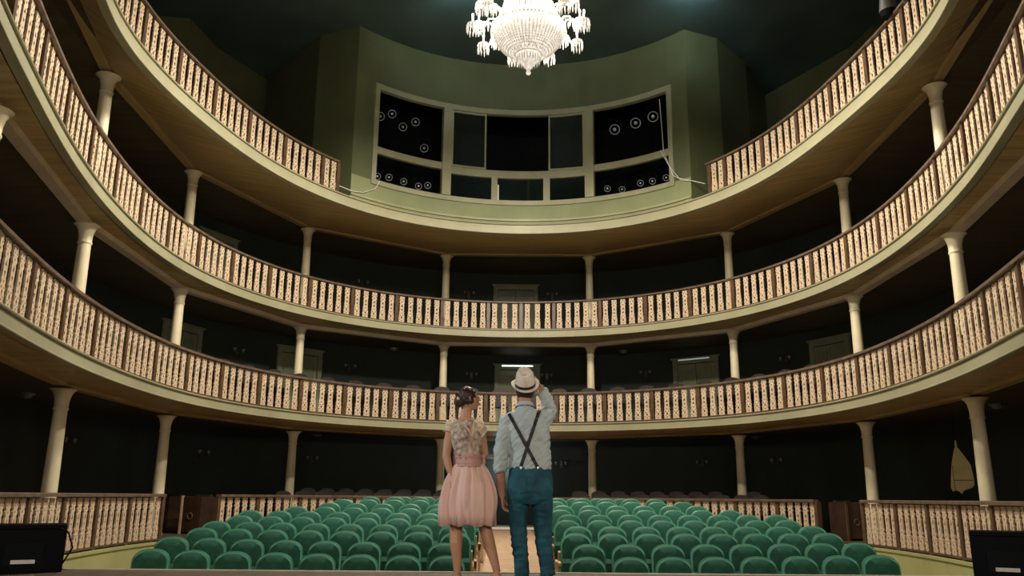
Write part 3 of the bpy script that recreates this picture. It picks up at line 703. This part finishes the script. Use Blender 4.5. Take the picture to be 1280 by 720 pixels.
# ------------------------------------------------------------------ the couple
from mathutils.bvhtree import BVHTree
M['skin'] = mat('skin', (.42, .22, .14), .5, .08, 9); M['skin_w'] = mat('fair_skin', (.50, .27, .175), .5, .08, 9)
M['hair'] = mat('dark_hair', (.035, .018, .013), .4, .3, 30, bump=.6, bscale=90)
M['shirt'] = mat('pale_shirt', (.44, .52, .53), .8, .08, 9, bump=.3, bscale=60)
M['jeans'] = mat('teal_jeans', (.004, .052, .088), .75, .35, 7, col2=(.014, .115, .16), bump=.3, bscale=120)
M['hat'] = mat('straw_hat', (.72, .66, .55), .7, .08, 30, bump=.3, bscale=150)
M['strap'] = mat('black_strap', (.012, .012, .018), .6, .2, 10)
M['skirt'] = mat('pink_skirt', (.74, .50, .43), .6, .06, 3)
M['sash'] = mat('pink_sash', (.50, .27, .24), .55, .08, 5)
M['lace'] = mat('cream_lace', (.66, .54, .40), .7, .15, 40, bump=.5, bscale=80)
M['floral'] = mat('floral_blouse', (.30, .14, .11), .7, .4, 26, col2=(.72, .62, .48), bump=.4, bscale=90)
M['shoe'] = mat('dark_shoe', (.02, .025, .03), .35, .2, 9); M['pump'] = mat('tan_pump', (.42, .22, .13), .4, .1, 9)
def solid(mb, name, m, parent, voxel, smooth=4, fn=None):
    me = bpy.data.meshes.new(name); me.from_pydata(mb.v, [], mb.f)
    bm = bmesh.new(); bm.from_mesh(me); bmesh.ops.recalc_face_normals(bm, faces=bm.faces); bm.to_mesh(me); bm.free()
    o = bpy.data.objects.new(name, me); COL.objects.link(o)
    r = o.modifiers.new('r', 'REMESH'); r.mode = 'VOXEL'; r.voxel_size = voxel
    s_ = o.modifiers.new('s', 'SMOOTH'); s_.iterations = smooth; s_.factor = .5
    bpy.context.view_layer.update()
    ev = o.evaluated_get(bpy.context.evaluated_depsgraph_get()); nm = bpy.data.meshes.new_from_object(ev)
    bpy.data.objects.remove(o); bpy.data.meshes.remove(me); nm.name = name; nm.materials.clear(); nm.materials.append(m)
    if fn:
        nm.calc_loop_triangles()
        co = [v.co.copy() for v in nm.vertices]; no = [v.normal.copy() for v in nm.vertices]
        for v, c, n_ in zip(nm.vertices, co, no): v.co = c+n_*fn(c)
    nm.polygons.foreach_set('use_smooth', [True]*len(nm.polygons)); nm.update()
    return link(name, nm, parent)
def hand(mb, W, fwd, side, curl=.6, point=False):
    """W wrist position, fwd finger direction, side direction of the thumb."""
    f = Vector(fwd).normalized(); s = (Vector(side)-f*Vector(side).dot(f)).normalized(); n = f.cross(s); W = Vector(W)
    g_ = lambda a, b, c: W+s*a+n*b+f*c
    mb.tube([g_(0, 0, -.02), g_(0, 0, .02), g_(0, 0, .06), g_(0, 0, .092)], [(.024, .018), (.032, .016), (.040, .015), (.036, .012)], 10, up=n)
    for i, (a, L) in enumerate(((.033, .068), (.0115, .078), (-.0105, .072), (-.032, .056))):
        c = 0 if (point and i == 0) else curl
        p = [g_(a, 0, .080)]; ang = .1
        for q_, l_ in enumerate((.45, .32, .25)):
            ang += c*(.5+.35*q_); p.append(p[-1]+(f*math.cos(ang)+n*math.sin(ang))*L*l_+s*(.001*(1.5-i)))
        mb.tube(p, [.0088, .0082, .0075, .0062], 8)
    mb.tube([g_(.022, .002, .015), g_(.045, .010, .040), g_(.052, .018, .064), g_(.050, .024, .086)], [.012, .010, .009, .007], 8)
def foot(mb, x, y, yaw, z=0., L=.26, wd=.045, heel=0.):
    d = Vector((math.sin(yaw), math.cos(yaw), 0))
    p = lambda t, h: Vector((x, y, z+h))+d*t
    mb.tube([p(-.08, .035+heel), p(-.06, .045+heel), p(0, .05+heel*.8), p(.07, .04+heel*.4), p(.13, .03), p(L-.09, .022)], [(.02, .02), (.034, .036), (.036, .045), (wd, .035), (wd, .026), (.02, .014)], 12, up=(0, 0, 1))
NZ = lambda c, a, b, cz, seed=0.: noise.noise(Vector((c.x*a+seed, c.y*b, c.z*cz)))

# ---- man, seen from behind, right hand at his hat
man = thing('person', 'man in pale shirt, black braces and teal jeans raising one hand to his cream hat', 'person', (-.22, 7.03, STZ))
mb = MB()
U = (0, 1, 0)
mb.tube([(0, 0, .80), (0, 0, .90), (0, 0, 1.02), (-.01, 0, 1.15), (-.025, 0, 1.28), (-.035, 0, 1.37), (-.04, 0, 1.42), (-.045, .005, 1.46), (-.047, .01, 1.50), (-.047, .02, 1.57)],
        [(.15, .10), (.155, .105), (.14, .095), (.145, .10), (.16, .10), (.165, .09), (.11, .07), (.065, .062), (.057, .058), (.055, .058)], 20, up=U)
HC = Vector((-.045, .03, 1.615))
Rh = Matrix.Rotation(-.32, 3, 'X').inverted() @ Matrix.Rotation(.12, 3, 'Z')
H = lambda x, y, z: HC+Rh @ Vector((x, y, z))
mb.ball(HC, (.074, .092, .108), 20, 14, Rh)
mb.tube([H(0, .05, -.06), H(0, .07, -.085)], [(.05, .035), (.035, .025)], 10, up=(0, 0, 1))
mb.tube([H(0, .088, .02), H(0, .106, -.018), H(0, .090, -.032)], [.009, .014, .010], 8)
mb.tube([H(-.022, .088, -.058), H(0, .095, -.057), H(.022, .088, -.058)], [.004, .008, .004], 6)
for s in (-1, 1):
    mb.tube([H(s*.070, -.005, .025), H(s*.083, -.012, .015), H(s*.082, -.008, -.01), H(s*.072, .0, -.03)], [(.006, .012), (.007, .015), (.007, .012), (.005, .008)], 8)
    mb.ball(H(s*.03, .080, .015), .013, 8, 6)
# arms
LA = [(-.16, 0, 1.37), (-.20, -.005, 1.33), (-.235, -.02, 1.18), (-.248, -.03, 1.06), (-.250, -.015, .96), (-.242, .02, .84), (-.232, .05, .735)]
mb.tube(LA, [.06, .058, .048, .042, .041, .034, .026], 14)
hand(mb, (-.232, .05, .735), (.12, .10, -1), (.2, 1, 0), .55)
RA = [(.09, 0, 1.38), (.13, .01, 1.385), (.155, .12, 1.42), (.172, .22, 1.475), (.155, .205, 1.54), (.118, .165, 1.62), (.088, .140, 1.675)]
mb.tube(RA, [.06, .058, .048, .044, .042, .035, .027], 14)
hand(mb, (.088, .140, 1.675), (-.80, -.06, .62), (-.1, -.95, .2), .45, True)
# legs
LL = [(-.085, 0, .84), (-.09, 0, .72), (-.095, .01, .49), (-.085, -.01, .36), (-.062, 0, .10)]
RL = [(.085, 0, .84), (.095, 0, .72), (.108, .02, .48), (.118, -.01, .36), (.140, -.02, .12)]
mb.tube(LL, [.082, .074, .046, .043, .033], 14); mb.tube(RL, [.082, .074, .046, .043, .033], 14)
foot(mb, -.062, .0, -.1); foot(mb, .140, -.02, .35)
solid(mb, 'body', M['skin'], man, .0045, 3)
# shirt
mb = MB()
mb.tube([(0, 0, .945), (0, 0, .96), (0, 0, 1.0), (-.002, 0, 1.08), (-.012, 0, 1.18), (-.028, 0, 1.29), (-.038, 0, 1.37), (-.043, 0, 1.425), (-.046, 0, 1.455), (-.047, .008, 1.495)],
        [(.165, .115), (.178, .125), (.184, .13), (.176, .122), (.180, .125), (.190, .122), (.188, .108), (.13, .088), (.078, .076), (.066, .068)], 28, up=U)
mb.tube([(-.13, 0, 1.375), (-.195, -.005, 1.345), (-.235, -.02, 1.2), (-.248, -.03, 1.07), (-.250, -.02, .985), (-.249, -.012, .93)], [.07, .072, .062, .060, .060, .052], 18)
mb.tube([(-.251, -.02, 1.00), (-.250, -.014, .945)], [.062, .062], 18)
mb.tube([(.08, 0, 1.385), (.125, .01, 1.385), (.155, .12, 1.42), (.168, .215, 1.47), (.155, .205, 1.54), (.122, .168, 1.61), (.104, .152, 1.645)], [.075, .075, .068, .068, .06, .050, .044], 18)
def wr(c):
    a = NZ(c, 9, 9, 20)*.006+NZ(c, 24, 24, 30, 3)*.005
    a += .007*NZ(Vector((c.x+c.z*.8, c.y, c.z-c.x*.8)), 8, 8, 40, 7)
    return a
shirt = solid(mb, 'shirt', M['shirt'], man, .006, 3, wr)
cl = MB(); cl.tube([(-.047, .004, 1.455), (-.047, .008, 1.512)], [(.074, .074), (.066, .068)], 24, False, up=U); cl.tube([(-.047, -.004, 1.47), (-.047, .004, 1.508)], [(.084, .084), (.069, .071)], 24, False, up=U); cl.ob('collar', M['shirt'], man, True)
# trousers
mb = MB()
mb.tube([(0, 0, .985), (0, 0, .93), (0, 0, .86), (0, -.005, .79), (0, -.005, .72), (0, 0, .69)], [(.170, .118), (.178, .126), (.186, .134), (.190, .138), (.178, .125), (.15, .10)], 28, up=U)
mb.tube([(-.088, 0, .80), (-.095, 0, .68), (-.098, .005, .57), (-.096, .010, .48), (-.086, -.006, .36), (-.070, 0, .22), (-.062, 0, .09)], [.094, .087, .076, .068, .064, .057, .057], 20)
mb.tube([(.088, 0, .80), (.098, 0, .68), (.104, .01, .57), (.108, .02, .48), (.114, 0, .38), (.130, -.01, .24), (.142, -.02, .12)], [.094, .089, .079, .072, .067, .059, .059], 20)
def jr(c):
    k = max(0, min(1, (.62-c.z)/.35))
    return .003+NZ(c, 8, 8, 30, 5)*(.003+.006*k)+NZ(c, 20, 20, 45)*.003
tr_ = solid(mb, 'trousers', M['jeans'], man, .006, 3, jr)
bv = BVHTree.FromPolygons([v.co for v in tr_.data.vertices], [tuple(p.vertices) for p in tr_.data.polygons])
def onback(x, z, tree, off=.004):
    h = tree.ray_cast(Vector((x, -1, z)), Vector((0, 1, 0)))
    return Vector((x, (h[0].y if h[0] else -.12)-off, z))
for s in (-1, 1):
    mb = MB(); cz = .83; cx = s*.095
    g5 = [[onback(cx+a*.055, cz+b*.06-(.02 if (abs(a) < .1 and b < -.9) else 0), bv, .004) for a in (-1, -.5, 0, .5, 1)] for b in (-1, -.33, .33, 1)]
    vs = [p for r in g5 for p in r]; mb.add(vs, [(r*5+c, r*5+c+1, r*5+c+6, r*5+c+5) for r in range(3) for c in range(4)]); mb.ob('back_pocket', M['jeans'], tr_, True)
for s, L_ in ((-1, (-.062, .0, -.1)), (1, (.140, -.02, .35))):
    mb = MB(); foot(mb, *L_, L=.30, wd=.05); mb.tube([(L_[0], L_[1]-.01, .03), (L_[0], L_[1]-.01, .13)], [.055, .045], 14); solid(mb, 'shoe', M['shoe'], man, .007, 3)
# braces
bv = BVHTree.FromPolygons([v.co for v in shirt.data.vertices], [tuple(p.vertices) for p in shirt.data.polygons])
def strap(a, b, name='brace'):
    mb = MB(); n = 22; vs = []; a, b = Vector(a), Vector(b)
    dx, dz = (b-a).x, (b-a).y; L = math.hypot(dx, dz); px_, pz = -dz/L*.014, dx/L*.014
    rows_ = []
    for i in range(n+1):
        x, z = a.x+dx*i/n, a.y+dz*i/n
        ym = min(onback(x, z, bv, 0).y, onback(x+px_, z+pz, bv, 0).y, onback(x-px_, z-pz, bv, 0).y)-.003
        rows_.append([(x+px_, ym, z+pz), (x-px_, ym, z-pz), (x-px_, ym-.004, z-pz), (x+px_, ym-.004, z+pz)])
    vs = [v for r in rows_ for v in r]
    fs = [(4*i+k, 4*i+(k+1) % 4, 4*i+4+(k+1) % 4, 4*i+4+k) for i in range(n) for k in range(4)]+[(0, 1, 2, 3), (4*n, 4*n+1, 4*n+2, 4*n+3)]
    mb.add(vs, fs).ob(name, M['strap'], man)
strap((-.185, 1.415), (.060, .965)); strap((.075, 1.445), (-.080, .975))
for x in (.060, -.080):
    p = onback(x, .968, bv, .012); MB().box(x-.007, x+.007, p.y-.001, p.y+.010, .957, .975).ob('brace_clip', M['metal'], man)
p = onback(-.022, 1.17, bv, .010); MB().lathe([(.016, -.003), (.016, .003)], 12).ob('brace_ring', M['strap'], man, loc=p).rotation_euler = (PI/2, 0, 0)
# hair and hat
mb = MB(); mb.ball(H(0, -.012, .012), (.079, .088, .104), 18, 12, Rh); mb.v = [v for v in mb.v]
hr = solid(mb, 'hair', M['hair'], man, .007, 2)
bm = bmesh.new(); bm.from_mesh(hr.data)
bmesh.ops.delete(bm, geom=[v for v in bm.verts if (Rh.inverted() @ (v.co-HC)).y > .035 or (Rh.inverted() @ (v.co-HC)).z < -.062], context='VERTS'); bm.to_mesh(hr.data); bm.free()
ht = link('hat', None, man, H(0, -.008, .052)); ht.rotation_euler = (.60, -.16, .12); ht.scale = (1.02, 1.02, 1.06)
n = 32; prof = [(.088, 0), (.088, .03), (.084, .07), (.077, .105), (.062, .125), (.035, .122), (.004, .108)]
vs = []
for r, z in prof:
    for k in range(n):
        a = 2*PI*k/n; x, y = r*math.cos(a)*.95, r*math.sin(a)*1.12
        zz = z*(1+.12*math.sin(a)*(z > .06)); pin = (1-.18*max(0, math.sin(a))*(z > .05)); vs.append((x*pin, y, zz))
m_ = MB().add(vs, [(i*n+k, i*n+(k+1) % n, (i+1)*n+(k+1) % n, (i+1)*n+k) for i in range(len(prof)-1) for k in range(n)]+[tuple(range((len(prof)-1)*n, len(prof)*n))])
m_.ob('crown', M['hat'], ht, True)
vs = []
for r, dz in ((.084, .0), (.104, -.004), (.122, .004), (.124, .009), (.121, .010), (.103, .003), (.084, .008)):
    for k in range(n):
        a = 2*PI*k/n; vs.append((r*math.cos(a)*.95, r*math.sin(a)*1.10, dz+(.022*abs(math.cos(a))**3-.006*abs(math.sin(a)))*(r-.084)/.05))
MB().add(vs, [(i*n+k, i*n+(k+1) % n, ((i+1) % 7)*n+(k+1) % n, ((i+1) % 7)*n+k) for i in range(7) for k in range(n)]).ob('brim', M['hat'], ht, True)
vs = [(r*math.cos(2*PI*k/n)*.95, r*math.sin(2*PI*k/n)*1.12, z) for r, z in ((.0905, .006), (.0910, .030), (.089, .030), (.088, .006)) for k in range(n)]
MB().add(vs, [(i*n+k, i*n+(k+1) % n, ((i+1) % 4)*n+(k+1) % n, ((i+1) % 4)*n+k) for i in range(4) for k in range(n)]).ob('hat_band', M['strap'], ht, True)

# ---- woman, turned half to the right, looking up to the right
wo = thing('person', 'woman with dark bun, floral blouse and pink knee skirt looking up to the right', 'person', (-.743, 7.10, STZ))
phi = .70; Rz = Matrix.Rotation(-phi, 3, 'Z'); uw = Rz @ Vector((0, 1, 0))
mb = MB()
mb.tube([(0, 0, .74), (0, 0, .86), (-.005, 0, .97), (-.008, 0, 1.05), (-.014, 0, 1.14), (-.018, 0, 1.22), (-.026, 0, 1.29), (-.03, 0, 1.335), (-.03, 0, 1.375), (-.028, 0, 1.40), (-.022, .004, 1.47)],
        [(.15, .11), (.155, .115), (.125, .095), (.110, .085), (.118, .092), (.132, .105), (.135, .090), (.125, .07), (.070, .055), (.046, .048), (.043, .045)], 20, up=uw)
WC = Vector((-.008, .008, 1.545))
Rw = Matrix.Rotation(-1.25, 3, 'Z') @ Matrix.Rotation(.22, 3, 'X')
K = lambda x, y, z: WC+Rw @ Vector((x, y, z))
mb.ball(WC, (.069, .083, .100), 20, 14, Rw)
mb.tube([K(0, .03, -.05), K(0, .060, -.082)], [(.042, .04), (.026, .022)], 10, up=(0, 0, 1))
mb.tube([K(0, .079, .022), K(0, .100, -.012), K(0, .084, -.026)], [.007, .011, .009], 8)
mb.tube([K(-.018, .074, -.047), K(0, .086, -.044), K(.018, .074, -.047)], [.004, .009, .004], 6)
mb.tube([K(-.016, .074, -.058), K(0, .083, -.058), K(.016, .074, -.058)], [.004, .008, .004], 6)
for s in (-1, 1):
    mb.ball(K(s*.027, .071, .014), .012, 8, 6); mb.tube([K(s*.066, -.005, .02), K(s*.074, -.010, .010), K(s*.071, -.004, -.02)], [(.005, .010), (.006, .013), (.004, .007)], 8)
mb.tube([(-.12, .05, 1.325), (-.150, .055, 1.30), (-.178, .02, 1.18), (-.186, -.02, 1.06), (-.165, -.04, .98), (-.135, -.06, .895)], [.046, .048, .041, .036, .032, .023], 14)
hand(mb, (-.135, -.06, .895), (.25, -.05, -1), (.8, .6, .1), .5)
mb.tube([(.045, -.06, 1.325), (.085, -.06, 1.30), (.115, .0, 1.19), (.135, .07, 1.085), (.130, .12, 1.07), (.115, .20, 1.055)], [.046, .048, .041, .036, .031, .023], 14)
hand(mb, (.118, .16, 1.058), (-.3, 1, 0), (0, 0, 1), .7)
mb.tube([(-.078, 0, .80), (-.085, 0, .66), (-.090, .0, .47), (-.088, -.012, .36), (-.078, -.008, .24), (-.070, 0, .12)], [.085, .078, .052, .053, .040, .029], 14)
mb.tube([(.078, 0, .80), (.105, .01, .66), (.155, .02, .47), (.182, .0, .37), (.222, -.015, .25), (.258, -.02, .13)], [.085, .078, .053, .053, .040, .029], 14)
foot(mb, -.070, 0, .2, 0, .22, .036, .05); foot(mb, .258, -.02, .1, 0, .22, .036, .05)
solid(mb, 'body', M['skin_w'], wo, .0045, 3)
mb = MB()
mb.tube([(-.006, 0, .985), (-.008, 0, 1.05), (-.014, 0, 1.14), (-.018, 0, 1.22), (-.026, 0, 1.29), (-.03, 0, 1.335), (-.03, 0, 1.362)],
        [(.130, .104), (.128, .102), (.138, .110), (.156, .128), (.156, .110), (.142, .084), (.105, .066)], 26, up=uw)
bl = solid(mb, 'blouse', M['floral'], wo, .006, 2, lambda c: NZ(c, 20, 20, 26)*.006)
bvw = BVHTree.FromPolygons([v.co for v in bl.data.vertices], [tuple(p.vertices) for p in bl.data.polygons])
# open V of the neckline at the back, with its cord
mb = MB(); 
vb = [onback(x, z, bvw, .003) for x, z in ((-.075, 1.365), (.040, 1.37), (.045, 1.33), (-.005, 1.24), (.02, 1.215), (-.06, 1.32))]
mb.add([onback(-.070, 1.36, bvw, .004), onback(.035, 1.36, bvw, .004), onback(.040, 1.30, bvw, .004), onback(.030, 1.23, bvw, .004), onback(-.02, 1.29, bvw, .004)], [(0, 1, 2, 3, 4)]); mb.ob('neckline_gap', M['skin_w'], bl)
mb = MB(); mb.tube([onback(-.06+.09*i/10, 1.375-.15*i/10, bvw, .006) for i in range(11)], .004, 6); mb.tube([onback(.05-.015*i/10, 1.37-.14*i/10, bvw, .006) for i in range(11)], .004, 6); mb.ob('cord', M['lace'], bl, True)
def puff(pts, r, nm):
    mb = MB(); mb.tube(pts, r, 18); return solid(mb, nm, M['lace'], wo, .006, 2, lambda c: NZ(c, 45, 45, 45)*.016)
puff([(-.100, .05, 1.345), (-.145, .055, 1.325), (-.172, .04, 1.255)], [.050, .068, .060], 'cap_sleeve')
puff([(.04, -.055, 1.345), (.082, -.06, 1.315), (.108, -.03, 1.24)], [.045, .060, .054], 'cap_sleeve')
mb = MB(); mb.tube([(-.006, 0, .975), (-.007, 0, 1.02), (-.010, 0, 1.085)], [(.138, .110), (.131, .104), (.132, .105)], 28, up=uw)
solid(mb, 'sash', M['sash'], wo, .006, 2, lambda c: NZ(c, 3, 3, 60)*.008)
mb = MB(); mb.ball((.128, .02, 1.06), (.022, .035, .030), 10, 6); mb.ball((.130, .0, 1.02), (.018, .02, .035), 10, 6); mb.ob('sash_bow', M['sash'], wo, True)
# gathered skirt
n = 150; prof = [(1.0, .122, .10), (.98, .130, .107), (.95, .145, .12), (.91, .158, .135), (.86, .182, .15), (.80, .204, .168), (.74, .218, .178), (.68, .225, .18), (.60, .226, .178), (.50, .224, .174)]
def skirt_v(off=0):
    vs = []
    for i, (z, rx, ry) in enumerate(prof):
        f = i/(len(prof)-1)
        for k in range(n):
            a = 2*PI*k/n
            w_ = .16*noise.noise(Vector((math.cos(a)*3.1, math.sin(a)*3.1, z*1.6)))+.12*noise.noise(Vector((math.cos(a)*7.5, math.sin(a)*7.5, z*2.2+5)))+.014*math.sin(23*a)*(1-f)**2
            amp = min(1, f*2.6+.15)*.9
            m2 = 1+w_*amp*2.0
            vs.append((.01+(rx-off)*m2*math.cos(a), (ry-off)*m2*math.sin(a), z-(.010*math.sin(9*a) if i == len(prof)-1 else 0)))
    return vs
v1, v2 = skirt_v(), skirt_v(.004); N_ = len(v1); R_ = len(prof)
fs = [(i*n+k, i*n+(k+1) % n, (i+1)*n+(k+1) % n, (i+1)*n+k) for i in range(R_-1) for k in range(n)]
fs2 = [tuple(N_+q_ for q_ in f[::-1]) for f in fs]
MB().add(v1+v2, fs+fs2+[((R_-1)*n+k, (R_-1)*n+(k+1) % n, N_+(R_-1)*n+(k+1) % n, N_+(R_-1)*n+k) for k in range(n)]+[(k, (k+1) % n, N_+(k+1) % n, N_+k)[::-1] for k in range(n)]).ob('skirt', M['skirt'], wo, 'all')
# hair
mb = MB(); mb.ball(K(0, -.006, .014), (.076, .085, .101), 18, 12, Rw); mb.ball(K(0, -.095, -.005), (.046, .040, .050), 14, 10, Rw); mb.tube([K(0, -.06, .0), K(0, -.09, -.0)], [.05, .035], 12)
hr = solid(mb, 'hair', M['hair'], wo, .006, 2, lambda c: NZ(c, 60, 60, 60)*.004)
bm = bmesh.new(); bm.from_mesh(hr.data)
def face_side(p):
    q_ = Rw.inverted() @ (p-WC); return (q_.y > .052 and q_.z < .040) or q_.z < -.062 or (q_.y > .025 and q_.z < -.0)
bmesh.ops.delete(bm, geom=[v for v in bm.verts if face_side(v.co)], context='VERTS'); bm.to_mesh(hr.data); bm.free()
MB().ball(K(.03, -.10, .02), .016, 8, 6).ob('hair_flower', M['lace'], wo, True)
for s, (fx, fy, ya) in ((-1, (-.070, 0, .2)), (1, (.258, -.02, .1))):
    mb = MB(); foot(mb, fx, fy, ya, -.004, .225, .040, .05)
    sh_ = solid(mb, 'shoe', M['pump'], wo, .006, 2)
    bm = bmesh.new(); bm.from_mesh(sh_.data); bmesh.ops.delete(bm, geom=[v for v in bm.verts if v.co.z > .085], context='VERTS'); bm.to_mesh(sh_.data); bm.free()
    MB().tube([(fx-math.sin(ya)*.065, fy-math.cos(ya)*.065, .0), (fx-math.sin(ya)*.06, fy-math.cos(ya)*.06, .06)], [.008, .02], 10).ob('heel', M['pump'], sh_)
    MB().tube([(fx+.033*math.cos(a*PI/6), fy+.033*math.sin(a*PI/6), .125) for a in range(13)], .005, 6, False).ob('ankle_strap', M['pump'], sh_)
